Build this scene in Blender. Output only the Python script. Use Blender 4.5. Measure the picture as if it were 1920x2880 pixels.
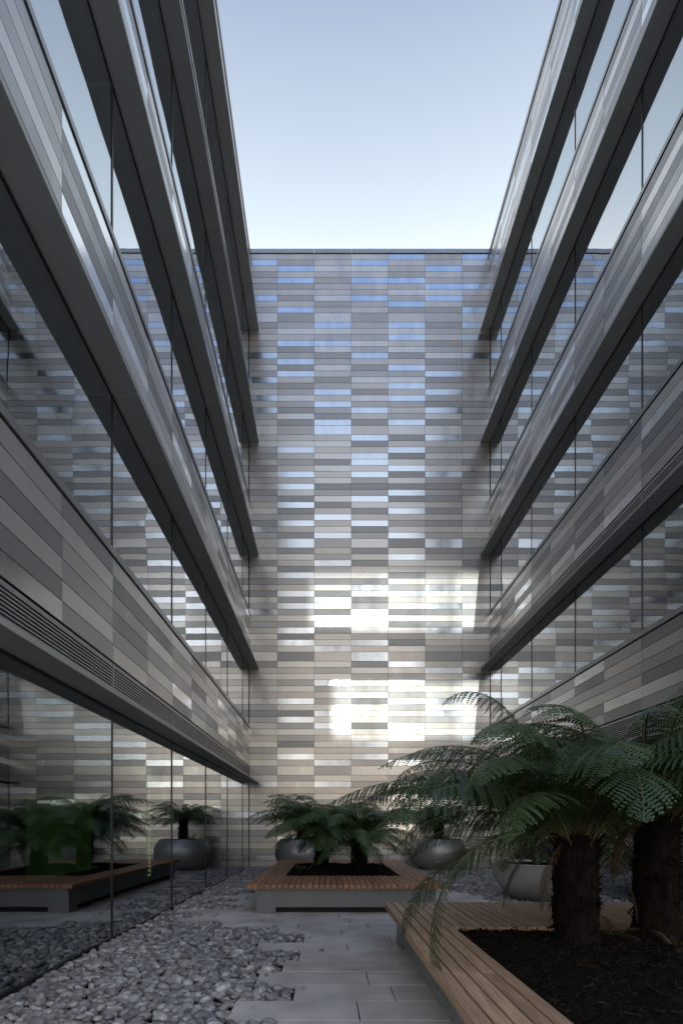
import bpy, bmesh, math, random
import numpy as np
from mathutils import Vector, Matrix, noise

R = math.radians
rnd = random.Random(7)
for o in list(bpy.data.objects):
    bpy.data.objects.remove(o)
scn = bpy.context.scene
col = scn.collection

# ------------------------------------------------------------------ camera
CAM_Z = 1.475
cam_d = bpy.data.cameras.new('camera')
cam = bpy.data.objects.new('camera', cam_d)
col.objects.link(cam)
cam.location = (0, 0, CAM_Z)
cam.rotation_euler = (R(90), 0, 0)
cam_d.sensor_fit = 'HORIZONTAL'
cam_d.sensor_width = 36
cam_d.lens = 1488 / 1920 * 36
cam_d.shift_x = 40 / 1920
cam_d.shift_y = 882 / 1920
cam_d.clip_start = 0.05
cam_d.clip_end = 2000
scn.camera = cam

# ------------------------------------------------------------------ sky, sun, exposure
SUN_TAN = 0.28
SUN_EL = math.atan(SUN_TAN)
SUN_AZ = R(-1.5)                     # light travels towards +Y, a touch to -X
world = bpy.data.worlds.new('World')
scn.world = world
world.use_nodes = True
nt = world.node_tree
nt.nodes.clear()
N, L = nt.nodes, nt.links
out = N.new('ShaderNodeOutputWorld')
bg = N.new('ShaderNodeBackground')
sky = N.new('ShaderNodeTexSky')
sky.sky_type = 'NISHITA'
sky.sun_disc = False
sky.sun_elevation = SUN_EL
sky.sun_rotation = R(180) + SUN_AZ
sky.air_density = 1.0
sky.dust_density = 0.3
sky.ozone_density = 3.0
bg.inputs['Strength'].default_value = 0.06
# thin high haze over the blue: white towards the horizon, thicker on the side the camera looks to
tcw = N.new('ShaderNodeTexCoord')
dot = N.new('ShaderNodeVectorMath'); dot.operation = 'DOT_PRODUCT'
dot.inputs[1].default_value = (0.0, -0.167, 1.0)
L.new(tcw.outputs['Generated'], dot.inputs[0])
ramp = N.new('ShaderNodeValToRGB')
ramp.color_ramp.interpolation = 'B_SPLINE'
er = ramp.color_ramp.elements
HAZE = [(0.0, (0.62, 0.56, 0.49)), (0.40, (1.00, 0.90, 0.79)), (0.53, (1.02, 0.95, 0.87)), (0.605, (0.54, 0.59, 0.605)), (0.67, (0.40, 0.45, 0.485)),
        (0.75, (0.25, 0.275, 0.32)), (0.81, (0.075, 0.145, 0.33)), (1.0, (0.20, 0.255, 0.35))]
er[0].position = HAZE[0][0]; er[0].color = (*HAZE[0][1], 1)
er[1].position = HAZE[-1][0]; er[1].color = (*HAZE[-1][1], 1)
for hp, hc in HAZE[1:-1]:
    e_ = er.new(hp); e_.color = (*hc, 1)
L.new(dot.outputs['Value'], ramp.inputs[0])
hs = N.new('ShaderNodeVectorMath'); hs.operation = 'SCALE'; hs.inputs['Scale'].default_value = 1 / 0.06
L.new(ramp.outputs[0], hs.inputs[0])
ha = N.new('ShaderNodeVectorMath'); ha.operation = 'ADD'
L.new(sky.outputs[0], ha.inputs[0]); L.new(hs.outputs[0], ha.inputs[1])
L.new(ha.outputs[0], bg.inputs['Color'])
L.new(bg.outputs[0], out.inputs[0])

sun_d = bpy.data.lights.new('sun', 'SUN')
sun_d.energy = 2.0
sun_d.angle = R(0.5)
sun_d.color = (1.0, 0.96, 0.91)
sun = bpy.data.objects.new('sun', sun_d)
col.objects.link(sun)
sun.location = (0, -30, 40)
sdir = Vector((math.sin(SUN_AZ) * math.cos(SUN_EL), math.cos(SUN_AZ) * math.cos(SUN_EL), -math.sin(SUN_EL)))
sun.rotation_euler = sdir.to_track_quat('-Z', 'Y').to_euler()

scn.view_settings.view_transform = 'Standard'
scn.view_settings.look = 'None'
scn.view_settings.gamma = 1
scn.view_settings.exposure = 0.68
scn.cycles.use_denoising = True
scn.cycles.max_bounces = 10
scn.cycles.glossy_bounces = 6
scn.cycles.transparent_max_bounces = 12
scn.cycles.sample_clamp_indirect = 6

# ------------------------------------------------------------------ materials
MATS = {}
def mat_new(name):
    m = bpy.data.materials.new(name)
    m.use_nodes = True
    m.node_tree.nodes.clear()
    MATS[name] = m
    return m, m.node_tree.nodes, m.node_tree.links

def pbr(name, colr, rough=0.5, metal=0.0, spec=0.5, var=0.0, scale=8.0, stretch=(1, 1, 1),
        bump=0.0, bscale=40.0, bstretch=(1, 1, 1), rvar=0.0, objrand=0.0, detail=4.0, local=False,
        emit=None, bdist=0.01, tint2=None):
    m, n, l = mat_new(name)
    o = n.new('ShaderNodeOutputMaterial')
    p = n.new('ShaderNodeBsdfPrincipled')
    l.new(p.outputs[0], o.inputs[0])
    p.inputs['Base Color'].default_value = (*colr, 1)
    p.inputs['Roughness'].default_value = rough
    p.inputs['Metallic'].default_value = metal
    p.inputs['Specular IOR Level'].default_value = spec
    if local:
        tc = n.new('ShaderNodeTexCoord'); src = tc.outputs['Object']
    else:
        g = n.new('ShaderNodeNewGeometry'); src = g.outputs['Position']
    def noise_tex(sc, st, det):
        mp = n.new('ShaderNodeMapping'); mp.inputs['Scale'].default_value = st
        l.new(src, mp.inputs[0])
        t = n.new('ShaderNodeTexNoise'); t.inputs['Scale'].default_value = sc
        t.inputs['Detail'].default_value = det
        l.new(mp.outputs[0], t.inputs['Vector'])
        return t
    if var > 0 or objrand > 0:
        t = noise_tex(scale, stretch, detail)
        mr = n.new('ShaderNodeMapRange')
        mr.inputs['From Min'].default_value = 0.3; mr.inputs['From Max'].default_value = 0.7
        mr.inputs['To Min'].default_value = 1 - var; mr.inputs['To Max'].default_value = 1 + var
        l.new(t.outputs['Fac'], mr.inputs[0])
        val = mr.outputs[0]
        if objrand > 0:
            oi = n.new('ShaderNodeObjectInfo')
            mr2 = n.new('ShaderNodeMapRange')
            mr2.inputs['To Min'].default_value = 1 - objrand; mr2.inputs['To Max'].default_value = 1 + objrand
            l.new(oi.outputs['Random'], mr2.inputs[0])
            mu = n.new('ShaderNodeMath'); mu.operation = 'MULTIPLY'
            l.new(val, mu.inputs[0]); l.new(mr2.outputs[0], mu.inputs[1])
            val = mu.outputs[0]
        base = n.new('ShaderNodeRGB'); base.outputs[0].default_value = (*colr, 1)
        bcol = base.outputs[0]
        if tint2:
            mx2 = n.new('ShaderNodeMix'); mx2.data_type = 'RGBA'
            mx2.inputs[7].default_value = (*tint2, 1)
            l.new(bcol, mx2.inputs[6])
            t3 = noise_tex(scale * 0.37, stretch, 2.0)
            mr3 = n.new('ShaderNodeMapRange')
            mr3.inputs['From Min'].default_value = 0.42; mr3.inputs['From Max'].default_value = 0.62
            l.new(t3.outputs['Fac'], mr3.inputs[0])
            l.new(mr3.outputs[0], mx2.inputs[0])
            bcol = mx2.outputs[2]
        vm = n.new('ShaderNodeVectorMath'); vm.operation = 'SCALE'
        l.new(bcol, vm.inputs[0]); l.new(val, vm.inputs['Scale'])
        l.new(vm.outputs[0], p.inputs['Base Color'])
        if rvar > 0:
            mr4 = n.new('ShaderNodeMapRange')
            mr4.inputs['From Min'].default_value = 0.3; mr4.inputs['From Max'].default_value = 0.7
            mr4.inputs['To Min'].default_value = max(0.03, rough - rvar); mr4.inputs['To Max'].default_value = rough + rvar
            l.new(t.outputs['Fac'], mr4.inputs[0]); l.new(mr4.outputs[0], p.inputs['Roughness'])
    if bump > 0:
        tb = noise_tex(bscale, bstretch, 3.0)
        b = n.new('ShaderNodeBump'); b.inputs['Strength'].default_value = bump
        b.inputs['Distance'].default_value = bdist
        l.new(tb.outputs['Fac'], b.inputs['Height']); l.new(b.outputs[0], p.inputs['Normal'])
    if emit:
        p.inputs['Emission Color'].default_value = (*emit[0], 1)
        p.inputs['Emission Strength'].default_value = emit[1]
    return m

pm = dict(var=0.05, scale=3.0, stretch=(1, 1, 0.35), bump=0.12, bscale=1.3, rvar=0.05, objrand=0.05, bdist=0.02)
PANEL = [
    pbr('panel_pale', (0.66, 0.615, 0.56), 0.31, 0.82, **pm),
    pbr('panel_mid', (0.47, 0.44, 0.415), 0.37, 0.75, **pm),
    pbr('panel_dark', (0.385, 0.365, 0.35), 0.42, 0.65, **pm),
    pbr('panel_gloss', (0.72, 0.73, 0.745), 0.19, 1.0, **pm),
    pbr('panel_warm', (0.57, 0.515, 0.46), 0.33, 0.80, **pm),
]
for nm_, c_, r_, m_ in (('pale', (0.62, 0.61, 0.60), 0.32, 0.85), ('mid', (0.43, 0.43, 0.435), 0.36, 0.8), ('dark', (0.32, 0.32, 0.325), 0.40, 0.75),
                        ('gloss', (0.72, 0.74, 0.755), 0.17, 1.0), ('warm', (0.53, 0.515, 0.50), 0.33, 0.85)):
    pbr('spandrel_' + nm_, c_, r_, m_, **pm)  # same cladding as PANEL; cool cast of the sky put into these colours
pbr('core_black', (0.012, 0.012, 0.013), 0.7)
pbr('ledge_metal', (0.40, 0.41, 0.40), 0.5, 0.35, var=0.06, scale=2.0, bump=0.03, bscale=300)
pbr('sill_metal', (0.34, 0.35, 0.36), 0.35, 0.8, var=0.05, scale=2.0)
pbr('louvre_metal', (0.42, 0.42, 0.42), 0.42, 0.7, var=0.05, scale=3.0)
pbr('mullion_black', (0.018, 0.018, 0.02), 0.3)
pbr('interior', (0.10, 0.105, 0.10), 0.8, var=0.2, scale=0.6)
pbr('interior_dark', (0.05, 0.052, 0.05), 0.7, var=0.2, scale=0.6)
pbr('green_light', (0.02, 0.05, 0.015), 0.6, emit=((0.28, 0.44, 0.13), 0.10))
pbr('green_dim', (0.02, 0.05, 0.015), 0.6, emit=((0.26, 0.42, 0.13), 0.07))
pbr('strip_light', (0.4, 0.4, 0.2), 0.6, emit=((0.9, 1.0, 0.45), 1.6))
pbr('blocker_wall', (0.78, 0.75, 0.71), 0.8, var=0.08, scale=1.5)  # for the added sun blocker, pale to bounce light onto the end wall
pbr('slab_granite', (0.72, 0.635, 0.55), 0.75, tint2=(0.59, 0.52, 0.45), var=0.20, scale=2.3, detail=9.0, objrand=0.10, bump=0.25, bscale=260, bdist=0.003)
pbr('plaza', (0.45, 0.44, 0.42), 0.8, var=0.1, scale=1.0)
pbr('ground_fill', (0.035, 0.034, 0.033), 0.9, var=0.2, scale=9)
def stone_mat(name, c, t2):
    return pbr(name, c, 0.72, var=0.28, scale=26, detail=6, objrand=0.16, bump=0.35, bscale=120, bdist=0.004, tint2=t2)
STONE = [stone_mat('stone_grey', (0.38, 0.355, 0.335), (0.235, 0.22, 0.21)),
         stone_mat('stone_pale', (0.58, 0.545, 0.50), (0.38, 0.36, 0.335)),
         stone_mat('stone_dark', (0.18, 0.17, 0.165), (0.30, 0.28, 0.265)),
         stone_mat('stone_tan', (0.40, 0.345, 0.285), (0.31, 0.285, 0.26))]
wood = dict(rough=0.55, var=0.30, scale=9, detail=6, stretch=(6, 0.35, 6), objrand=0.16, bump=0.2, bscale=60,
            bstretch=(4, 0.12, 4), bdist=0.003)
pbr('teak_new', (0.36, 0.165, 0.085), **wood)
pbr('teak_weathered', (0.43, 0.265, 0.165), **wood)
pbr('bench_metal', (0.20, 0.20, 0.20), 0.5, 0.3, var=0.08, scale=3, bump=0.05, bscale=200)
pbr('planter_grey', (0.38, 0.36, 0.34), 0.38, 0.4, var=0.07, scale=5, bump=0.05, bscale=150, local=True)
pbr('mulch', (0.009, 0.0062, 0.0045), 0.95, spec=0.1, var=0.5, scale=30, detail=8, bump=0.8, bscale=70, bdist=0.02)
pbr('mulch_chip', (0.020, 0.013, 0.009), 0.9, spec=0.15, var=0.5, scale=15)
pbr('trunk_fibre', (0.013, 0.0095, 0.0075), 0.95, spec=0.1, var=0.5, scale=14, stretch=(3, 3, 0.5), bump=0.9, bscale=45, bstretch=(2, 2, 0.35), bdist=0.03, local=True)

def leaf_mat(name, c, trans=0.2, rough=0.32):
    m, n, l = mat_new(name)
    o = n.new('ShaderNodeOutputMaterial')
    p = n.new('ShaderNodeBsdfPrincipled'); p.inputs['Roughness'].default_value = rough
    p.inputs['Specular IOR Level'].default_value = 0.55
    tr = n.new('ShaderNodeBsdfTranslucent')
    mx = n.new('ShaderNodeMixShader'); mx.inputs[0].default_value = trans
    oi = n.new('ShaderNodeObjectInfo')
    g = n.new('ShaderNodeNewGeometry')
    t = n.new('ShaderNodeTexNoise'); t.inputs['Scale'].default_value = 4.0
    l.new(g.outputs['Position'], t.inputs['Vector'])
    ad = n.new('ShaderNodeMath'); ad.operation = 'ADD'
    l.new(t.outputs['Fac'], ad.inputs[0]); l.new(oi.outputs['Random'], ad.inputs[1])
    mr = n.new('ShaderNodeMapRange'); mr.inputs['From Min'].default_value = 0.4; mr.inputs['From Max'].default_value = 1.6
    mr.inputs['To Min'].default_value = 0.7; mr.inputs['To Max'].default_value = 1.35
    l.new(ad.outputs[0], mr.inputs[0])
    rgb = n.new('ShaderNodeRGB'); rgb.outputs[0].default_value = (*c, 1)
    vm = n.new('ShaderNodeVectorMath'); vm.operation = 'SCALE'
    l.new(rgb.outputs[0], vm.inputs[0]); l.new(mr.outputs[0], vm.inputs['Scale'])
    l.new(vm.outputs[0], p.inputs['Base Color']); l.new(vm.outputs[0], tr.inputs['Color'])
    l.new(p.outputs[0], mx.inputs[1]); l.new(tr.outputs[0], mx.inputs[2]); l.new(mx.outputs[0], o.inputs[0])
    return m
leaf_mat('fern_green', (0.056, 0.092, 0.030))
leaf_mat('fern_bright', (0.075, 0.125, 0.040))
leaf_mat('fern_brown', (0.055, 0.032, 0.017), 0.15, 0.6)
pbr('rachis', (0.10, 0.085, 0.035), 0.5)

def glass_mat():
    m, n, l = mat_new('coated_glass')
    o = n.new('ShaderNodeOutputMaterial')
    tr = n.new('ShaderNodeBsdfTransparent'); tr.inputs[0].default_value = (0.42, 0.50, 0.46, 1)
    gl = n.new('ShaderNodeBsdfGlossy'); gl.inputs['Roughness'].default_value = 0.0
    gl.inputs['Color'].default_value = (0.93, 0.96, 1.0, 1)
    lw = n.new('ShaderNodeLayerWeight'); lw.inputs['Blend'].default_value = 0.5
    mr = n.new('ShaderNodeMapRange')
    mr.inputs['To Min'].default_value = 0.08; mr.inputs['To Max'].default_value = 0.93
    pw = n.new('ShaderNodeMath'); pw.operation = 'POWER'; pw.inputs[1].default_value = 1.4
    l.new(lw.outputs['Facing'], pw.inputs[0])
    l.new(pw.outputs[0], mr.inputs[0])
    mx = n.new('ShaderNodeMixShader')
    l.new(mr.outputs[0], mx.inputs[0]); l.new(tr.outputs[0], mx.inputs[1]); l.new(gl.outputs[0], mx.inputs[2])
    tc = n.new('ShaderNodeTexCoord')
    t = n.new('ShaderNodeTexNoise'); t.inputs['Scale'].default_value = 1.1; t.inputs['Detail'].default_value = 1
    l.new(tc.outputs['Object'], t.inputs['Vector'])
    b = n.new('ShaderNodeBump'); b.inputs['Strength'].default_value = 0.10; b.inputs['Distance'].default_value = 0.02
    l.new(t.outputs['Fac'], b.inputs['Height']); l.new(b.outputs[0], gl.inputs['Normal'])
    l.new(mx.outputs[0], o.inputs[0])
    return m
glass_mat()
def tinted(name, t):
    m, n, l = mat_new(name)
    o = n.new('ShaderNodeOutputMaterial')
    tr = n.new('ShaderNodeBsdfTransparent'); tr.inputs[0].default_value = (t * 0.93, t, t * 1.02, 1)
    gl = n.new('ShaderNodeBsdfGlossy'); gl.inputs['Roughness'].default_value = 0.05
    mx = n.new('ShaderNodeMixShader'); mx.inputs[0].default_value = 0.12
    l.new(tr.outputs[0], mx.inputs[1]); l.new(gl.outputs[0], mx.inputs[2]); l.new(mx.outputs[0], o.inputs[0])
for nm, t in (('tinted_a', 0.37), ('tinted_b', 0.46), ('tinted_c', 0.60), ('tinted_d', 0.78)):  # panes of the added blocker, tints stepped to even out the sun patches
    tinted(nm, t)

# ------------------------------------------------------------------ helpers
W = {}
def link(o, parent=None, loc=(0, 0, 0)):
    col.objects.link(o)
    loc = Vector(loc)
    if parent is not None:
        o.parent = parent
        o.location = loc - W[parent.as_pointer()]
    else:
        o.location = loc
    W[o.as_pointer()] = loc
    return o
def empty(name, loc, label, cat, group=None):
    o = bpy.data.objects.new(name, None)
    o.empty_display_size = 0.2
    link(o, None, loc)
    o['label'] = label; o['category'] = cat
    if group: o['group'] = group
    return o
def structure(o):
    o['kind'] = 'structure'; return o
BOX = {}
def box_mesh(dx, dy, dz, mat, bevel=0.0):
    key = (round(dx, 4), round(dy, 4), round(dz, 4), mat, bevel)
    if key in BOX: return BOX[key]
    bm = bmesh.new()
    bmesh.ops.create_cube(bm, size=1.0)
    bmesh.ops.scale(bm, vec=(dx, dy, dz), verts=bm.verts)
    if bevel > 0:
        bmesh.ops.bevel(bm, geom=bm.edges[:], offset=bevel, segments=1, affect='EDGES')
    me = bpy.data.meshes.new(mat + '_box'); bm.to_mesh(me); bm.free()
    me.materials.append(MATS[mat])
    BOX[key] = me
    return me
def box(name, x0, x1, y0, y1, z0, z1, mat, parent=None, bevel=0.0):
    me = box_mesh(x1 - x0, y1 - y0, z1 - z0, mat, bevel)
    o = bpy.data.objects.new(name, me)
    return link(o, parent, ((x0 + x1) / 2, (y0 + y1) / 2, (z0 + z1) / 2))
CUBE_F = [(0, 3, 2, 1), (4, 5, 6, 7), (0, 1, 5, 4), (1, 2, 6, 5), (2, 3, 7, 6), (3, 0, 4, 7)]
class Boxes:
    """many boxes as one mesh, one material slot per name"""
    def __init__(s): s.v = []; s.f = []; s.m = []; s.mats = []
    def add(s, x0, x1, y0, y1, z0, z1, mat):
        if mat not in s.mats: s.mats.append(mat)
        b = len(s.v)
        s.v += [(x0, y0, z0), (x1, y0, z0), (x1, y1, z0), (x0, y1, z0), (x0, y0, z1), (x1, y0, z1), (x1, y1, z1), (x0, y1, z1)]
        s.f += [tuple(b + i for i in q) for q in CUBE_F]
        s.m += [s.mats.index(mat)] * 6
    def build(s, name, parent):
        base = W[parent.as_pointer()] if parent else Vector()
        me = bpy.data.meshes.new(name)
        me.from_pydata([tuple(Vector(v) - base) for v in s.v], [], s.f)
        for k in s.mats: me.materials.append(MATS[k])
        me.polygons.foreach_set('material_index', s.m)
        o = bpy.data.objects.new(name, me)
        return link(o, parent, base)

# ------------------------------------------------------------------ key dimensions
XL, XR, YB = -2.73, 5.71, 18.6
Y0 = -1.05
F = [2.96, 6.97, 10.96, 14.94, 18.90]           # undersides of the five ledges
TOP = 21.74
LEDGE = 0.325
SILL_T, SILL_B, PAN_B = 2.05, 1.93, 0.606

# ------------------------------------------------------------------ ground
g = bpy.data.meshes.new('ground')
g.from_pydata([(-400, -400, 0), (400, -400, 0), (400, 400, 0), (-400, 400, 0)], [], [(0, 1, 2, 3)])
g.materials.append(MATS['plaza'])
structure(link(bpy.data.objects.new('ground', g), None, (0, 0, -0.045)))

# ------------------------------------------------------------------ the panel-clad end wing
CX = [XL, -1.759, -0.459, 0.84, 2.14, 3.44, 4.74, XR]
rows = []                                         # (z0, z1)
z = F[0] + 0.28
n0 = 15
for k in range(n0):
    rows.append((z * k / n0, z * (k + 1) / n0))
for k in range(5):
    rows.append((F[k] + 0.28, F[k] + PAN_B))      # the tall row of each storey
    a = F[k] + PAN_B
    b = F[k + 1] + 0.28 if k < 4 else TOP - 0.16
    n = 17 if k < 4 else 10
    for j in range(n):
        rows.append((a + (b - a) * j / n, a + (b - a) * (j + 1) / n))
end = empty('panel_clad_wing', ((XL + XR) / 2, YB, 0), 'end wall clad all over in long pale and grey metal panels with bright light patches', 'building')
core = box('wall', -9, 12, YB + 0.03, YB + 6, -0.04, TOP - 0.12, 'core_black', end)
for c in range(7):
    box('coping', CX[c] + 0.004, CX[c + 1] - 0.004, YB - 0.03, YB + 0.4, TOP - 0.15, TOP, 'sill_metal', end, 0.006)
box('roof', -9, 12, YB + 0.41, YB + 5.9, TOP - 0.119, TOP - 0.02, 'core_black', end)

def choose(prev, r, weights):
    for _ in range(6):
        t = r.choices(range(5), weights)[0]
        if t != prev: return t
    return t
pr = random.Random(21)
GLOSS = ['46', '03', '15', '', '134', '56', '', '035', '4', '16', '',
         '246', '', '46', '12', '', '036', '1', '4', '15', '0', '4', '25', '04', '2', '035', '', '24', '2',
         '35', '', '14', '3', '3', '4', '135', '', '1', '4', '3', '1', '4', '2', '13', '0', '24', '15',
         '', '4', '2', '', '1', '', '35', '14', '2', '15', '03', '2', '3', '15', '', '13', '2', '3', '4']
plist = []
nr = len(rows)
for c in range(7):
    prev = -1
    for ri, (z0, z1) in enumerate(rows):
        fromtop = nr - 1 - ri
        low = fromtop >= len(GLOSS)
        gloss = (not low) and str(c) in GLOSS[fromtop]
        if gloss:
            t = 3
        elif low:
            t = choose(prev, pr, (34, 22, 5, 16, 28))
        elif fromtop < 24:
            t = choose(prev, pr, (20, 34, 18, 0, 26))
        else:
            t = choose(prev, pr, (26, 22, 24, 0, 26))
        prev = t
        plist.append((c, z0, z1, t))
vis = sorted(plist, key=lambda q: (abs(q[1] - 9.2) + (0 if 0 < q[0] < 6 else 2.5)))
stuff = Boxes()
NAMES = ['panel_pale', 'panel_mid', 'panel_dark', 'panel_gloss', 'panel_warm']
G = 0.006
for i, (c, z0, z1, t) in enumerate(vis):
    x0, x1 = CX[c] + G * 0.6, CX[c + 1] - G * 0.6
    if i < 300:
        o = box('panel', x0, x1, YB, YB + 0.025, z0 + G, z1 - G, NAMES[t], end)
        o.rotation_euler = (R(pr.gauss(0, 0.10)), 0, R(pr.gauss(0, 0.10)))
    else:
        stuff.add(x0, x1, YB, YB + 0.025, z0 + G, z1 - G, NAMES[t])
so = stuff.build('panel', end); so['kind'] = 'stuff'

# ------------------------------------------------------------------ the two glazed wings
def wing(side, label, y_m, Y0):
    s = side                                      # -1 left, +1 right
    xw = XL if s < 0 else XR
    D = 5.2
    def bx(name, a, b, y0, y1, z0, z1, mat, parent, bevel=0.0):
        # a, b measured outwards from the facade plane into the court (+) or into the building (-)
        xa, xb = xw - s * a, xw - s * b
        return box(name, min(xa, xb), max(xa, xb), y0, y1, z0, z1, mat, parent, bevel)
    root = empty('glazed_wing', (xw + s * 2.5, (Y0 + YB) / 2, 0), label, 'building', 'glazed wings along the court')
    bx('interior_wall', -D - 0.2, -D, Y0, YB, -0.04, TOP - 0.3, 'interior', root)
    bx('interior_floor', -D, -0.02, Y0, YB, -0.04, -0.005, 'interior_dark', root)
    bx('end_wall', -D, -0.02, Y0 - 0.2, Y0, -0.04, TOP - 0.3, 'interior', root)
    bx('roof', -D - 0.2, -0.05, Y0 - 0.2, YB, TOP - 0.3, TOP - 0.17, 'core_black', root)
    mul = [y for y in [y_m - 2.6 * k for k in range(14)] if y > Y0 + 0.3]
    my = [YB] + mul + [Y0]
    joints = []
    y = y_m + 1.3
    while y > Y0 + 0.1:
        if y < YB - 0.05: joints.append(y)
        y -= 1.3
    jy = [YB] + joints + [Y0]
    cand = []
    for k in range(5):
        f = F[k]
        if k < 4: zt, zb = f + SILL_B, f + PAN_B
        else: zt, zb = TOP - 0.16, f + PAN_B
        sp = bx('spandrel', -0.4, -0.027, Y0, YB, f + 0.02, zt + (0.09 if k < 4 else 0), 'core_black', root)
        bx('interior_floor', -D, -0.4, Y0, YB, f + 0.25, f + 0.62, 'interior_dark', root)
        # ledge in 5.2 m lengths
        ly = [YB] + mul[::2] + [Y0]
        for a, b in zip(ly[1:], ly[:-1]):
            bx('ledge', LEDGE, -0.2, a + 0.002, b - 0.002, f, f + 0.055, 'ledge_metal', root, 0.004)
        # panels
        n = 6 if k < 4 else 10
        hh = (zt - zb) / n
        for a, b in zip(jy[1:], jy[:-1]):
            prev = -1
            for j in range(n):
                t = choose(prev, pr, (14, 30, 28, 10, 18)); prev = t
                cand.append((k, a, b, zb + hh * j, zb + hh * (j + 1), t, sp))
        # sill or coping
        for a, b in zip(my[1:], my[:-1]):
            if k < 4:
                bx('sill', 0.018, -0.06, a + 0.002, b - 0.002, f + SILL_B + 0.022, f + SILL_T, 'sill_metal', root, 0.004)
            else:
                bx('coping', 0.03, -0.4, a + 0.003, b - 0.003, TOP - 0.15, TOP, 'sill_metal', root, 0.006)
        # louvre below the panels
        for a, b in zip(my[1:], my[:-1]):
            lv = bx('louvre', -0.005, -0.03, a + 0.012, b - 0.012, f + 0.535, f + PAN_B - 0.022, 'louvre_metal', root, 0.002)
            bx('frame', -0.002, -0.03, a + 0.004, a + 0.03, f + 0.06, f + 0.53, 'louvre_metal', lv)
            bx('frame', -0.005, -0.03, a + 0.033, b - 0.012, f + 0.06, f + 0.13, 'louvre_metal', lv)
            if k < 2 and b > 1.0:
                ns = 10
                for j in range(ns):
                    zz = f + 0.15 + 0.385 * j / ns
                    sl = bx('slat', -0.006, -0.026, a + 0.034, b - 0.014, zz, zz + 0.017, 'louvre_metal', lv)
        # glazing above this spandrel (and below the next)
    cand.sort(key=lambda q: (abs(q[0] - 0.2) * 3.2 + max(0, (4.0 if s < 0 else 8.0) - q[2]) * 30 + abs(q[1] - 6)))
    st = Boxes()
    for i, (k, a, b, z0, z1, t, sp) in enumerate(cand):
        if i < 300:
            o = bx('panel', 0.0, -0.025, a + 0.003, b - 0.003, z0 + 0.005, z1 - 0.005, 'spandrel_' + NAMES[t][6:], sp)
            o.rotation_euler = (0, R(pr.gauss(0, 0.12)), R(pr.gauss(0, 0.12)))
        else:
            xa, xb = xw, xw + s * 0.025
            st.add(min(xa, xb), max(xa, xb), a + 0.003, b - 0.003, z0 + 0.005, z1 - 0.005, 'spandrel_' + NAMES[t][6:])
    so = st.build('panel', root); so['kind'] = 'stuff'
    bands = [(0.035, F[0])] + [(F[k] + SILL_T, F[k + 1]) for k in range(4)]
    for k, (z0, z1) in enumerate(bands):
        for a, b in zip(my[1:], my[:-1]):
            p = bx('window_pane', -0.015, -0.035, a, b, z0, z1 - 0.0, 'coated_glass', root)
            p.rotation_euler = (0, R(pr.gauss(0, 0.04)), R(pr.gauss(0, 0.05)))
        for yy in my[1:-1]:
            bx('mullion', -0.004, -0.10, yy - 0.013, yy + 0.013, z0, z1, 'mullion_black', root)
        bx('head_frame', -0.005, -0.09, Y0, YB, z1 - 0.03, z1 + 0.002, 'mullion_black', root)
    bx('base_frame', 0.0, -0.09, Y0, YB, -0.04, 0.05, 'mullion_black', root)
    if s < 0:
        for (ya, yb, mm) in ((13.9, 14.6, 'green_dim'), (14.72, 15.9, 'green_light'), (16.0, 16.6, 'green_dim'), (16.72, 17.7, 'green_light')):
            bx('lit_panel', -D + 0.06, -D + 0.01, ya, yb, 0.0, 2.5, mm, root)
        c = bx('column', -1.1, -0.85, 10.5, 10.75, -0.004, F[0] + 0.24, 'interior_dark', root)
        for j in range(26):
            zz = 0.45 + j * 0.088
            bx('light_strip', -0.845, -0.815, 10.6, 10.62, zz, zz + 0.055, 'strip_light', c)
    return root
wl = wing(-1, 'glazed wing beside the large pebble bed, green glow behind its dark ground-floor glass', 17.15, 17.15 - 2.6 * 6)
wr = wing(+1, 'glazed wing behind the low grey bowl planter and the leaning fern fronds', 17.42, 17.42 - 2.6 * 5)

# ------------------------------------------------------------------ added unseen block: shades the court, openings shape the sun patches
tw = empty('sun_blocker', (3.8, -26.9, 0), 'added unseen sun blocker with two rows of openings that shape the light patches on the end wall', 'building')
TY0, TY1 = -27.4, -26.4
RISE = SUN_TAN * 45.5
oz = [(4.40 + RISE, 6.62 + RISE), (8.25 + RISE, 10.47 + RISE)]  # opening heights set so the sun lands as two patches on the end wall
SH = -math.tan(SUN_AZ) * 45.5
ox = [(0.2 + SH, 6.0 + SH), (-0.6 + SH, 6.0 + SH)]
TX0, TX1, TH = -3.0, 7.9, 22.5 + RISE
box('wall', TX0, TX1, TY0, TY1, -0.04, oz[0][0], 'blocker_wall', tw)
box('wall', TX0, TX1, TY0, TY1, oz[0][1], oz[1][0], 'blocker_wall', tw)
box('wall', TX0, TX1, TY0, TY1, oz[1][1], TH, 'blocker_wall', tw)
for (a, b), (p, q) in zip(oz, ox):
    box('wall', TX0, p, TY0 + 0.001, TY1 - 0.001, a, b, 'blocker_wall', tw)
    box('wall', q, TX1, TY0 + 0.001, TY1 - 0.001, a, b, 'blocker_wall', tw)
    cuts = [p, SH + 1.7, SH + 3.3, SH + 4.45, q]
    for xa, xb, tint in zip(cuts[:-1], cuts[1:], ('tinted_a', 'tinted_b', 'tinted_c', 'tinted_d')):
        box('window_pane', xa, xb, TY0 + 0.44, TY0 + 0.46, a, b, tint, tw)  # added panes that dim the sun passing through
    for xx in cuts[1:-1]:
        box('column', xx - 0.04, xx + 0.04, TY0 + 0.47, TY0 + 0.55, a, b, 'blocker_wall', tw)  # thin bars added for faint dark lines in the patches

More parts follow.
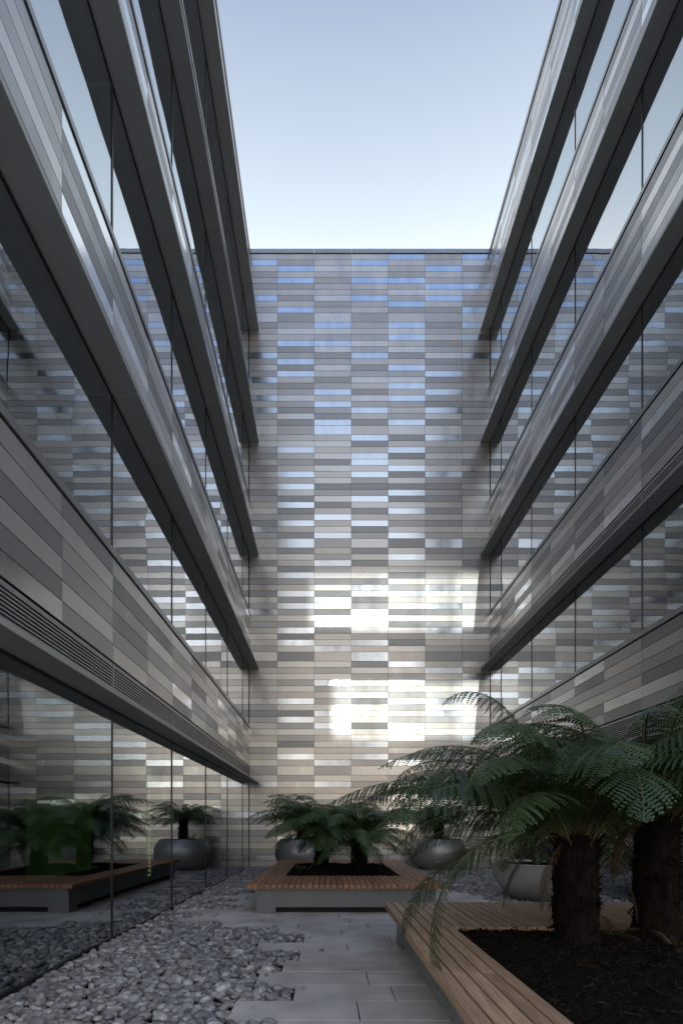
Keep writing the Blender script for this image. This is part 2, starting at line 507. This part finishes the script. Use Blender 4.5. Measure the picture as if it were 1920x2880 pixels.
# ------------------------------------------------------------------ paving
pav = structure(box('pavement', -2.0, 3.0, -1.5, 17.0, -0.044, -0.030, 'ground_fill'))
left_end = {0: -0.76, 1: -0.29, 2: -0.67, 3: -0.46, 4: -0.31, 5: -0.85, 6: -0.30, 7: -0.67, 8: -1.54, 9: -2.33, 10: -2.05, 11: -2.66,
            12: -1.62, 13: -2.1, 14: -1.75, 15: -2.3, 16: -1.9, 17: -1.6, 18: -2.2, 19: -1.75, 20: -2.0, 21: -1.7, 22: -2.25, 23: -1.8}
pr2 = random.Random(5)
SLABS = []
for k in range(-12, 27):
    ya = 4.407 - 0.44 + 0.44 * k
    yb = ya + 0.44
    xl = left_end.get(k, -0.75 + 0.5 * pr2.random() if k < 0 else -1.9 + 0.5 * pr2.random())
    xr = 2.75 + 0.7 * pr2.random()
    if k < 5: xr = 5.0
    x = xl
    first = True
    while x < xr - 0.3:
        ln = pr2.uniform(0.75, 1.5)
        x2 = min(x + ln, xr)
        if xr - x2 < 0.35: x2 = xr
        SLABS.append((x, x2, ya, yb))
        x = x2
near = sorted(SLABS, key=lambda q: abs((q[2] if q[2] > 2.2 else 60) - 2.2) + (0 if q[0] < 2 else 3))
sst = Boxes()
for i, (a, b, c, d) in enumerate(near):
    dz = pr2.gauss(0, 0.0012)
    if i < 300:
        box('paving_slab', a + 0.005, b - 0.005, c + 0.005, d - 0.005, -0.029, 0.012 + dz, 'slab_granite', pav, 0.002)
    else:
        sst.add(a + 0.003, b - 0.003, c + 0.003, d - 0.003, -0.029, 0.012 + dz, 'slab_granite')
if sst.v:
    o = sst.build('paving_slab', pav); o['kind'] = 'stuff'

# ------------------------------------------------------------------ pebbles
def pebble(seed, sub):
    bm = bmesh.new()
    bmesh.ops.create_icosphere(bm, subdivisions=sub, radius=0.5)
    r = random.Random(seed)
    off = Vector((r.uniform(0, 50), r.uniform(0, 50), r.uniform(0, 50)))
    sx, sy, sz = r.uniform(0.95, 1.25), r.uniform(0.7, 0.9), r.uniform(0.45, 0.65)
    for v in bm.verts:
        d = 1 + 0.28 * noise.noise(v.co * 2.0 + off) + 0.10 * noise.noise(v.co * 5.0 + off)
        v.co = Vector((v.co.x * sx, v.co.y * sy, v.co.z * sz)) * d
    for f in bm.faces: f.smooth = True
    me = bpy.data.meshes.new('pebble'); bm.to_mesh(me); bm.free()
    return me
PEB = []
for v in range(10):
    row = []
    for m in STONE:
        me = pebble(v, 2); me.materials.append(m); row.append(me)
    PEB.append(row)
PV, PF = [], []
for v in range(10):
    me = pebble(v, 2)
    a = np.zeros(len(me.vertices) * 3, dtype=np.float32); me.vertices.foreach_get('co', a)
    PV.append(a.reshape(-1, 3))
    b = np.zeros(len(me.polygons) * 3, dtype=np.int32); me.polygons.foreach_get('vertices', b)
    PF.append(b.reshape(-1, 3))
def covered(x, y, m=0.03):
    for (a, b, c, d) in SLAB_ROW.get(math.floor((y - 3.967) / 0.44), ()):
        if a - m < x < b + m: return True
    return False
SLAB_ROW = {}
for q in SLABS:
    SLAB_ROW.setdefault(round((q[2] - 3.967) / 0.44), []).append(q)
prs = random.Random(11)
stones = []
def in_bench(x, y):
    return (-1.2 < x < 1.85 and 8.8 < y < 14.9) or (0.85 < x < 3.9 and 0.4 < y < 6.55)
def scatter(x0, x1, y0, y1, dens, lo, hi):
    n = int((x1 - x0) * (y1 - y0) * dens)
    for _ in range(n):
        x, y = prs.uniform(x0, x1), prs.uniform(y0, y1)
        if covered(x, y) or in_bench(x, y): continue
        s = lo + (hi - lo) * prs.random() ** 1.6
        stones.append((x, y, s))
scatter(XL + 0.03, -0.2, 2.6, 9.0, 420, 0.055, 0.135)
scatter(XL + 0.03, 0.0, 9.0, 18.55, 330, 0.06, 0.13)
scatter(0.0, XR - 0.03, 15.0, 18.55, 330, 0.06, 0.13)
scatter(2.7, XR - 0.03, 6.8, 15.0, 330, 0.06, 0.13)
gb = structure(box('pebble_bed', XL + 0.01, XR - 0.01, 2.0, 18.6, -0.043, -0.031, 'ground_fill'))
# lay them with a grid of already used cells so that later ones ride a little higher
cell = {}
laid = []
for (x, y, s) in stones:
    k = (int(x / 0.058), int(y / 0.058))
    c = cell.get(k, 0)
    if c > 1: continue
    cell[k] = c + 1
    laid.append((x, y, -0.018 + 0.022 * c + prs.uniform(0, 0.012) + s * 0.12, s))
for _ in range(26):
    yy = prs.uniform(4.2, 11.0)
    rr_ = SLAB_ROW.get(math.floor((yy - 3.967) / 0.44), [(-0.5, 0, 0, 0)])
    xx = min(q[0] for q in rr_) + abs(prs.gauss(0, 0.10)) + 0.02
    if not in_bench(xx, yy): laid.append((xx, yy, 0.022, prs.uniform(0.03, 0.075)))
def showsize(q):
    d = math.hypot(q[0], q[1])
    if q[1] < 4.1 or q[0] < -q[1] * 0.62: return 99 + d
    return d / q[3]
laid.sort(key=showsize)
vs, fs, mi = [], [], []
base = 0
for i, (x, y, z, s) in enumerate(laid):
    v = prs.randrange(10)
    m = prs.choices(range(4), (44, 20, 27, 9))[0]
    rot = Matrix.Rotation(prs.uniform(0, 6.28), 3, 'Z') @ Matrix.Rotation(prs.gauss(0, 0.30), 3, 'X') @ Matrix.Rotation(prs.gauss(0, 0.30), 3, 'Y')
    if i < 300:
        o = bpy.data.objects.new('stone', PEB[v][m])
        link(o, gb, (x, y, z))
        o.rotation_euler = rot.to_euler(); o.scale = (s, s, s)
    else:
        A = PV[v] @ (np.array(rot, dtype=np.float32).T * s) + np.array((x, y, z), dtype=np.float32)
        vs.append(A); fs.append(PF[v] + base); base += len(A)
        mi.append(np.full(len(PF[v]), m, dtype=np.int32))
VV = np.concatenate(vs); FF = np.concatenate(fs); MM = np.concatenate(mi)
VV = VV - np.array(W[gb.as_pointer()], dtype=np.float32)
me = bpy.data.meshes.new('stones')
me.vertices.add(len(VV)); me.vertices.foreach_set('co', VV.ravel())
me.loops.add(len(FF) * 3); me.loops.foreach_set('vertex_index', FF.ravel())
me.polygons.add(len(FF)); me.polygons.foreach_set('loop_start', np.arange(0, len(FF) * 3, 3, dtype=np.int32))
for m in STONE: me.materials.append(m)
me.polygons.foreach_set('material_index', MM)
me.polygons.foreach_set('use_smooth', np.ones(len(FF), dtype=bool))
me.update(calc_edges=True)
o = bpy.data.objects.new('stone', me); link(o, gb, W[gb.as_pointer()]); o['kind'] = 'stuff'

# ------------------------------------------------------------------ planter benches
DECK = 0.505
def mulch_sheet(name, x0, x1, y0, y1, zt, parent, mound, seed, mat='mulch'):
    nx, ny = int((x1 - x0) / 0.05) + 1, int((y1 - y0) / 0.05) + 1
    v, f = [], []
    b = W[parent.as_pointer()]
    for j in range(ny + 1):
        for i in range(nx + 1):
            u, w = i / nx, j / ny
            x, y = x0 + (x1 - x0) * u, y0 + (y1 - y0) * w
            edge = min(1, 6 * min(u, 1 - u), 6 * min(w, 1 - w))
            p = Vector((x, y, seed))
            z = zt + mound * edge * (0.6 + 0.5 * noise.noise(p * 0.9)) + 0.035 * noise.noise(p * 5) + 0.022 * noise.noise(p * 14)
            v.append((x - b.x, y - b.y, z - b.z))
    for j in range(ny):
        for i in range(nx):
            a = j * (nx + 1) + i
            f.append((a, a + 1, a + nx + 2, a + nx + 1))
    me = bpy.data.meshes.new(name); me.from_pydata(v, [], f); me.materials.append(MATS[mat])
    o = bpy.data.objects.new(name, me)
    link(o, parent, b)
    return o, v, b
def chips(parent, pts, n, seed):
    r = random.Random(seed)
    B = W[parent.as_pointer()]
    v, f = [], []
    for _ in range(n):
        p = Vector(r.choice(pts)) + Vector((r.uniform(-.03, .03), r.uniform(-.03, .03), r.uniform(0.0, 0.012)))
        L_, w_ = r.uniform(0.02, 0.06), r.uniform(0.005, 0.014)
        m = Matrix.Rotation(r.uniform(0, 6.28), 3, 'Z') @ Matrix.Rotation(r.gauss(0, 0.5), 3, 'Y') @ Matrix.Rotation(r.gauss(0, 0.5), 3, 'X')
        b = len(v)
        for (sx, sy, sz) in [(-1, -1, 0), (1, -1, 0), (1, 1, 0), (-1, 1, 0), (-.8, 0, 1), (.8, 0, 1)]:
            v.append(tuple(p + m @ Vector((sx * L_ / 2, sy * w_ / 2, sz * 0.006))))
        f += [(b, b + 1, b + 5, b + 4), (b + 2, b + 3, b + 4, b + 5), (b + 1, b + 2, b + 5), (b + 3, b, b + 4), (b + 3, b + 2, b + 1, b)]
    me = bpy.data.meshes.new('wood_chips'); me.from_pydata(v, [], f); me.materials.append(MATS['mulch_chip'])
    o = bpy.data.objects.new('wood_chips', me)
    link(o, parent, B); o['kind'] = 'stuff'
def bench(x0, x1, y0, y1, ix0, ix1, iy0, iy1, label, mat, seed, mound):
    root = empty('planter_bench', ((x0 + x1) / 2, (y0 + y1) / 2, 0), label, 'planter', 'timber-decked planter benches')
    zt, zb = DECK, DECK - 0.07
    r = random.Random(seed)
    n = max(1, round((x1 - x0) / 0.0985)); p = (x1 - x0) / n
    def plank(xa, xb, ya, yb):
        o = box('plank', xa + 0.0055, xb - 0.0055, ya + 0.0015, yb - 0.0015, zb, zt, mat, root, 0.004)
        o.location.z += r.gauss(0, 0.0008)
    for i in range(n):
        xa = x0 + p * i; xb = xa + p
        plank(xa, xb, y0, iy0); plank(xa, xb, iy1, y1)
    m = 5
    for (a, b) in ((x0, ix0), (ix1, x1)):
        w = (b - a) / m
        segs = max(1, round((iy1 - iy0) / 1.55)); sl = (iy1 - iy0) / segs
        for i in range(m):
            for j in range(segs):
                plank(a + w * i, a + w * (i + 1), iy0 + sl * j, iy0 + sl * (j + 1))
    # steel base with a recessed plinth and corner feet
    b_ = 0.14
    B = Boxes()
    t = 0.012
    X0, X1, Y0_, Y1_ = x0 + b_, x1 - b_, y0 + b_, y1 - b_
    for (a, c, d, e) in ((X0, X1, Y0_, Y0_ + t), (X0, X1, Y1_ - t, Y1_), (X0, X0 + t, Y0_ + t, Y1_ - t), (X1 - t, X1, Y0_ + t, Y1_ - t)):
        B.add(a, c, d, e, 0.115, zb - 0.002, 'bench_metal')
    B.build('base', root)
    for (a, c) in ((X0, X0 + 0.33), (X1 - 0.33, X1)):
        for (d, e) in ((Y0_, Y0_ + t), (Y1_ - t, Y1_)):
            box('foot', a, c, d, e, 0.0, 0.1145, 'bench_metal', root)
    for xx in (X0, X1 - t):
        for (d, e) in ((Y0_ + t, Y0_ + 0.33), (Y1_ - 0.33, Y1_ - t)):
            box('foot', xx, xx + t, d, e, 0.0, 0.1145, 'bench_metal', root)
    box('plinth', X0 + 0.12, X1 - 0.12, Y0_ + 0.12, Y1_ - 0.12, 0.0, 0.3, 'core_black', root)
    # inner lining
    for (a, c, d, e) in ((ix0 - 0.02, ix1 + 0.02, iy0 - 0.02, iy0 - 0.003), (ix0 - 0.02, ix1 + 0.02, iy1 + 0.003, iy1 + 0.02),
                         (ix0 - 0.02, ix0 - 0.003, iy0, iy1), (ix1 + 0.003, ix1 + 0.02, iy0, iy1)):
        box('lining', a, c, d, e, 0.2, zb - 0.003, 'bench_metal', root)
    o, v, bb = mulch_sheet('soil', ix0 - 0.01, ix1 + 0.01, iy0 - 0.01, iy1 + 0.01, 0.475, root, mound, seed)
    chips(root, [q for q in v], 1500, seed)
    return root
b1 = bench(-1.325, 1.94, 8.64, 15.03, -0.809, 1.405, 10.16, 13.5, 'planter bench with reddish slatted deck on grey steel base, holding two small tree ferns', 'teak_new', 1, 0.13)
b2 = bench(0.716, 3.98, 0.30, 6.68, 1.213, 3.48, 1.95, 5.03, 'weathered brown slatted planter bench around dark mulch with two thick-trunked tree ferns', 'teak_weathered', 2, 0.05)

# ------------------------------------------------------------------ pots
def lathe(name, prof, mat, parent, loc, seg=64):
    v, f = [], []
    for (r, z) in prof:
        for i in range(seg):
            a = 2 * math.pi * i / seg
            v.append((r * math.cos(a), r * math.sin(a), z))
    for j in range(len(prof) - 1):
        for i in range(seg):
            k = (i + 1) % seg
            f.append((j * seg + i, j * seg + k, (j + 1) * seg + k, (j + 1) * seg + i))
    me = bpy.data.meshes.new(name); me.from_pydata(v, [], f)
    me.materials.append(MATS[mat])
    for p in me.polygons: p.use_smooth = True
    o = bpy.data.objects.new(name, me)
    return link(o, parent, loc)
def soil_disc(parent, loc, r, z, seed):
    prof = []
    v, f = [(0, 0, 0.05)], []
    seg, rg = 40, 9
    for j in range(1, rg + 1):
        for i in range(seg):
            a = 2 * math.pi * i / seg
            x, y = r * j / rg * math.cos(a), r * j / rg * math.sin(a)
            p = Vector((x, y, seed))
            v.append((x, y, 0.05 * (1 - (j / rg) ** 2) + 0.03 * noise.noise(p * 6) + 0.015 * noise.noise(p * 16)))
    for i in range(seg): f.append((0, 1 + i, 1 + (i + 1) % seg))
    for j in range(rg - 1):
        for i in range(seg):
            k = (i + 1) % seg
            f.append((1 + j * seg + i, 1 + (j + 1) * seg + i, 1 + (j + 1) * seg + k, 1 + j * seg + k))
    me = bpy.data.meshes.new('soil'); me.from_pydata(v, [], f); me.materials.append(MATS['mulch'])
    o = bpy.data.objects.new('soil', me); link(o, parent, (loc[0], loc[1], loc[2] + z))
def round_pot(loc, label):
    t = empty('round_planter', loc, label, 'planter', 'round grey planters')
    H, Rm = 1.02, 0.88
    prof = [(0.02, 0.0), (0.50, 0.0), (0.56, 0.02)]
    for k in range(15):
        u = k / 14
        z = 0.03 + (H - 0.06) * u
        prof.append((Rm * math.sqrt(max(0.05, 1 - ((u - 0.56) / 0.78) ** 2)) * 1.0, z))
    rt = prof[-1][0]
    prof += [(rt - 0.012, H - 0.008), (rt - 0.03, H), (rt - 0.06, H - 0.01), (rt - 0.06, H - 0.22)]
    lathe('bowl', prof, 'planter_grey', t, loc)
    soil_disc(t, loc, rt - 0.03, H - 0.10, 3)
    return t
def bowl_pot(loc, label):
    t = empty('bowl_planter', loc, label, 'planter')
    H, Rm = 0.74, 0.92
    prof = [(0.02, 0.0), (0.34, 0.0), (0.40, 0.012)]
    for k in range(1, 15):
        a = R(20 + 70 * k / 14)
        prof.append((0.40 + (Rm - 0.40) * math.sin(R(90 * k / 14)) ** 0.9, 0.012 + (H - 0.04) * (1 - math.cos(R(90 * k / 14))) ** 0.85))
    prof += [(Rm + 0.012, H - 0.012), (Rm + 0.008, H), (Rm - 0.04, H), (Rm - 0.045, H - 0.05), (Rm - 0.06, H - 0.2)]
    lathe('bowl', prof, 'planter_grey', t, loc)
    soil_disc(t, loc, Rm - 0.045, H - 0.07, 9)
    return t
P1 = (-0.82, 17.2, 0.012); P2 = (3.68, 17.45, 0.012); P3 = (4.2, 10.4, 0.012)
round_pot(P1, 'round grey planter by the panel wall, between reddish bench and dark glass corner')
round_pot(P2, 'round grey planter by the panel wall, in line with the bowl planter and thick-trunked ferns')
bowl_pot(P3, 'wide low grey bowl planter on pebbles beside the near tree fern trunk')

# ------------------------------------------------------------------ ferns
def frond_mesh(name, Lf, th0, th1, seed, wmax=0.30, pairs=40, npin=15, mat='fern_green', bend=1.3, side=0.0, droop=0.35):
    r = random.Random(seed)
    v, f, mi = [], [], []
    steps = 60
    pts, tans = [Vector((0, 0, 0))], []
    ya = 0.0
    for i in range(steps):
        s = i / steps
        th = th0 + (th1 - th0) * s ** bend
        ya = side * s * s
        d = Vector((math.cos(th) * math.cos(ya), math.cos(th) * math.sin(ya), math.sin(th)))
        tans.append(d)
        pts.append(pts[-1] + d * (Lf / steps))
    tans.append(tans[-1])
    def frame(s):
        x = s * steps; i = min(int(x), steps - 1); u = x - i
        P = pts[i].lerp(pts[i + 1], u); T = tans[i].lerp(tans[i + 1], u).normalized()
        S = Vector((0, 0, 1)).cross(T)
        if S.length < 0.05: S = Vector((0, 1, 0))
        S.normalize()
        U = T.cross(S).normalized()
        return P, T, S, U
    # stalk as a thin three-sided tube
    prev = None
    for i in range(0, steps + 1, 2):
        P, T, S, U = frame(min(i / steps, 0.999))
        rr = 0.011 * (1 - i / steps) + 0.0018
        b = len(v)
        v += [tuple(P + S * rr), tuple(P - S * rr), tuple(P - U * rr * 1.4)]
        if prev is not None:
            for a in range(3):
                c = (a + 1) % 3
                f.append((prev + a, prev + c, b + c, b + a)); mi.append(1)
        prev = b
    for k in range(pairs):
        s = 0.13 + 0.865 * (k + 0.5) / pairs
        q = (s - 0.13) / 0.87
        wl = wmax * (math.sin(math.pi * min(1, q * 0.86 + 0.13)) ** 0.75) * (1 - 0.25 * q)
        if q > 0.9: wl *= 1 - (q - 0.9) * 4
        for sg in (-1, 1):
            P, T, S, U = frame(min(0.998, s + r.uniform(-0.004, 0.004)))
            ln = max(0.02, wl * r.uniform(0.9, 1.08))
            sweep = 0.30 + 0.35 * q + r.gauss(0, 0.05)
            dr = droop + r.gauss(0, 0.09)
            D = (S * sg * math.cos(sweep) + T * math.sin(sweep)).normalized()
            n = max(4, int(npin * ln / wmax))
            # pinna runs out along D and sags; its pinnules lie in the plane of D and Q
            Q0 = (T * math.cos(sweep) - S * sg * math.sin(sweep)).normalized()
            cur = P.copy()
            stp = ln / n
            pl0 = 0.60 * 0.87 * Lf / pairs
            tw = r.gauss(0, 0.12)
            for j in range(n):
                u = (j + 0.5) / n
                dd = (D - Vector((0, 0, 1)) * (dr * (0.25 + 1.4 * u)) + U * 0.12 * (1 - u)).normalized()
                nrm = dd.cross(Q0).normalized()
                Q = (Q0 + nrm * tw).normalized()
                nxt = cur + dd * stp
                plen = pl0 * (1 - 0.72 * u ** 1.8)
                w = stp * 0.47
                mid = (cur + nxt) / 2
                for h in (-1, 1):
                    A = mid + dd * (plen * 0.30)
                    tip = A + Q * h * plen - nrm * 0.12 * plen * sg
                    m1 = mid + Q * h * plen * 0.42 + dd * (w * 0.55 + plen * 0.12)
                    m2 = mid + Q * h * plen * 0.42 - dd * (w * 0.75 - plen * 0.12)
                    b = len(v)
                    v += [tuple(mid - dd * w * 0.8), tuple(m2), tuple(tip), tuple(m1), tuple(mid + dd * w * 0.6)]
                    f.append((b, b + 1, b + 2, b + 3, b + 4) if h * sg > 0 else (b + 4, b + 3, b + 2, b + 1, b)); mi.append(0)
                cur = nxt
    me = bpy.data.meshes.new(name); me.from_pydata(v, [], f)
    me.materials.append(MATS[mat]); me.materials.append(MATS['rachis'])
    me.polygons.foreach_set('material_index', mi)
    return me
# (length, start elevation, end elevation)
def family(prefix, mat, npin, pairs, wmax):
    spec = [(1.9, 80, -26), (2.1, 72, -36), (2.15, 63, -44), (2.1, 54, -52), (1.85, 44, -58), (1.4, 32, -64)]
    fam = []
    for i, (Lf, a, b) in enumerate(spec):
        fam.append([frond_mesh(prefix, Lf, R(a), R(b), 10 * i + j, wmax, pairs, npin, mat, 0.95 + 0.15 * j, side=0.28 * (j * 2 - 1), droop=0.62 + 0.2 * j) for j in range(2)])
    return fam
FAM_N = family('frond', 'fern_green', 19, 40, 0.42)
FAM_F = family('frond', 'fern_bright', 11, 30, 0.44)
def trunk_mesh(r0, r1, h, seed, stubs=34):
    v, f = [], []
    seg, rg = 36, 22
    for j in range(rg + 1):
        u = j / rg
        rr = r0 + (r1 - r0) * u
        if u < 0.12: rr *= 1 + 0.35 * (1 - u / 0.12)
        for i in range(seg):
            a = 2 * math.pi * i / seg
            p = Vector((math.cos(a) * 3, math.sin(a) * 3, u * h * 2.0 + seed * 9))
            k = 1 + 0.20 * noise.noise(p * 1.6) + 0.12 * noise.noise(Vector((p.x * 4, p.y * 4, p.z * 2)))
            v.append((rr * k * math.cos(a), rr * k * math.sin(a), u * h))
    for j in range(rg):
        for i in range(seg):
            k = (i + 1) % seg
            f.append((j * seg + i, j * seg + k, (j + 1) * seg + k, (j + 1) * seg + i))
    f.append(tuple(rg * seg + i for i in range(seg)))
    r = random.Random(seed)
    for _ in range(stubs * 9):                     # old leaf bases and hanging fibres
        u = r.random() ** 0.6
        a = r.uniform(0, 6.283)
        rr = (r0 + (r1 - r0) * u) * 0.95
        c = Vector((rr * math.cos(a), rr * math.sin(a), u * h))
        o = Vector((math.cos(a), math.sin(a), 0)); t = Vector((-math.sin(a), math.cos(a), 0))
        up = r.uniform(0.6, 1.2) if u > 0.7 else r.uniform(-1.6, 0.9)
        tip = c + (o * 0.6 + Vector((0, 0, up))) * r.uniform(0.05, 0.15)
        w = r.uniform(0.006, 0.018)
        b = len(v)
        v += [tuple(c + t * w), tuple(c - t * w), tuple(c + Vector((0, 0, 2 * w))), tuple(tip)]
        f += [(b, b + 1, b + 3), (b + 1, b + 2, b + 3), (b + 2, b, b + 3)]
    me = bpy.data.meshes.new('trunk'); me.from_pydata(v, [], f); me.materials.append(MATS['trunk_fibre'])
    for p in me.polygons: p.use_smooth = True
    return me
def tree_fern(loc, h, r0, r1, fam, plan, scale, label, seed, extra=(), group='tree ferns'):
    root = empty('tree_fern', loc, label, 'tree fern', group)
    o = bpy.data.objects.new('trunk', trunk_mesh(r0, r1, h, seed)); link(o, root, loc)
    r = random.Random(seed)
    base = Vector(loc) + Vector((0, 0, h - 0.03))
    for tier, n in enumerate(plan):
        a0 = r.uniform(0, 6.28)
        for k in range(n):
            az = a0 + 2 * math.pi * k / n + r.gauss(0, 0.16)
            tr_ = 2 if (fam is FAM_N and tier >= 3 and math.sin(az) < -0.2) else tier
            me = fam[tr_][r.randrange(2)]
            fr = bpy.data.objects.new('frond', me)
            off = Vector((math.cos(az), math.sin(az), 0)) * r1 * 0.6
            link(fr, root, base + off + Vector((0, 0, -0.025 * tier)))
            s = scale * r.uniform(0.82, 1.08)
            fr.rotation_euler = (r.gauss(0, 0.16), r.gauss(0, 0.08), az)
            fr.scale = (s, s, s)
    for (me, az, s, roll) in extra:
        fr = bpy.data.objects.new('frond', me)
        az = R(az)
        link(fr, root, base + Vector((math.cos(az), math.sin(az), 0)) * r1 * 0.6)
        fr.rotation_euler = (R(roll), 0, az); fr.scale = (s, s, s)
    return root
long_left = frond_mesh('frond', 2.3, R(46), R(-34), 77, 0.30, 44, 16, 'fern_green', 1.0, droop=0.75)
hang = frond_mesh('frond', 2.6, R(24), R(-100), 78, 0.36, 50, 18, 'fern_green', 0.8, droop=0.6)
shoot = frond_mesh('frond', 1.8, R(72), R(-75), 79, 0.28, 34, 14, 'fern_green', 4.0, droop=0.7)
dead = [frond_mesh('frond', 1.15, R(10 - 30 * j), R(-88), 90 + j, 0.16, 26, 9, 'fern_brown', 0.6, side=0.3, droop=0.9) for j in range(2)]
tree_fern((2.11, 4.50, 0.44), 0.95, 0.175, 0.165, FAM_N, (7, 10, 11, 9, 6, 2), 1.0,
          'tree fern whose thick trunk stands nearest the mulch corner, fronds sweeping over the weathered deck', 3,
          extra=((long_left, 176, 1.0, 0), (long_left, 160, 0.95, 0), (hang, 190, 0.90, 38), (hang, 183, 0.82, -30), (shoot, 172, 1.05, 0), (dead[1], 335, 0.7, 0), (dead[0], 170, 0.75, 0), (dead[1], 205, 0.6, 0)))
tree_fern((3.0, 4.82, 0.44), 1.12, 0.19, 0.17, FAM_N, (7, 10, 11, 9, 6, 2), 1.0,
          'tree fern on the weathered bench, its thick trunk set deeper in the mulch', 4,
          extra=((shoot, 40, 1.0, 0), (shoot, 140, 0.85, 0), (dead[0], 200, 0.7, 0), (dead[1], 330, 0.7, 0)))
tree_fern((-0.13, 11.7, 0.44), 0.86, 0.15, 0.14, FAM_F, (9, 10, 11, 10, 8, 5), 0.84,
          'small tree fern on the reddish bench, its crown spreading towards the dark glass', 5,
          extra=((FAM_F[0][0], 30, 1.05, 0), (FAM_F[0][1], 110, 1.0, 0), (shoot, 200, 0.72, 0)))
tree_fern((0.68, 11.3, 0.44), 0.74, 0.17, 0.15, FAM_F, (8, 10, 10, 10, 8, 5), 0.80,
          'small tree fern on the reddish bench, leaning under the sweeping near frond', 6)
tree_fern((P1[0], P1[1], 0.95), 0.75, 0.15, 0.14, FAM_F, (5, 7, 9, 8, 5, 2), 0.62,
          'tree fern growing in the round planter by the dark glass corner', 8)
tree_fern((P2[0], P2[1], 0.95), 0.70, 0.15, 0.14, FAM_F, (5, 7, 9, 9, 6, 3), 0.64,
          'tree fern growing in the round planter in front of the bright wall patch', 9)
SM = [frond_mesh('frond', 0.55, R(60), R(-20), 50 + j, 0.10, 18, 7, 'fern_bright', 1.2) for j in range(2)]
SB = [frond_mesh('frond', 0.42, R(50), R(-10), 60 + j, 0.09, 14, 6, 'fern_brown', 1.2) for j in range(2)]
def low_fern(loc, n, s, meshes, label, seed):
    root = empty('low_fern', loc, label, 'fern', 'low ferns in mulch')
    r = random.Random(seed)
    for k in range(n):
        az = 6.283 * k / n + r.gauss(0, 0.3)
        fr = bpy.data.objects.new('frond', meshes[k % 2]); link(fr, root, loc)
        q = s * r.uniform(0.7, 1.15)
        fr.scale = (q, q, q); fr.rotation_euler = (r.gauss(0, 0.2), r.uniform(-0.3, 0.3), az)
low_fern((4.0, 10.1, 0.69), 12, 1.0, SM, 'low bright fern tuft in the wide bowl planter', 1)
low_fern((4.45, 10.6, 0.69), 11, 0.9, SM, 'low bright fern tuft at the wall side of the bowl planter', 2)
low_fern((2.55, 4.75, 0.46), 9, 0.8, SB, 'dry brown fern tuft between the two thick trunks', 3)
low_fern((2.8, 4.25, 0.46), 7, 0.7, SB, 'dry brown fern tuft in the mulch in front of the trunks', 4)
low_fern((P1[0] - 0.35, P1[1] - 0.3, 0.93), 10, 0.9, SM, 'low fern tuft at the rim of the round planter near the dark glass', 5)
low_fern((P2[0] + 0.2, P2[1] - 0.35, 0.93), 10, 0.9, SM, 'low fern tuft at the rim of the round planter below the bright wall patch', 6)
low_fern((-0.45, 11.0, 0.46), 8, 0.7, SM, 'low fern tuft in mulch at the foot of the small tree fern', 7)
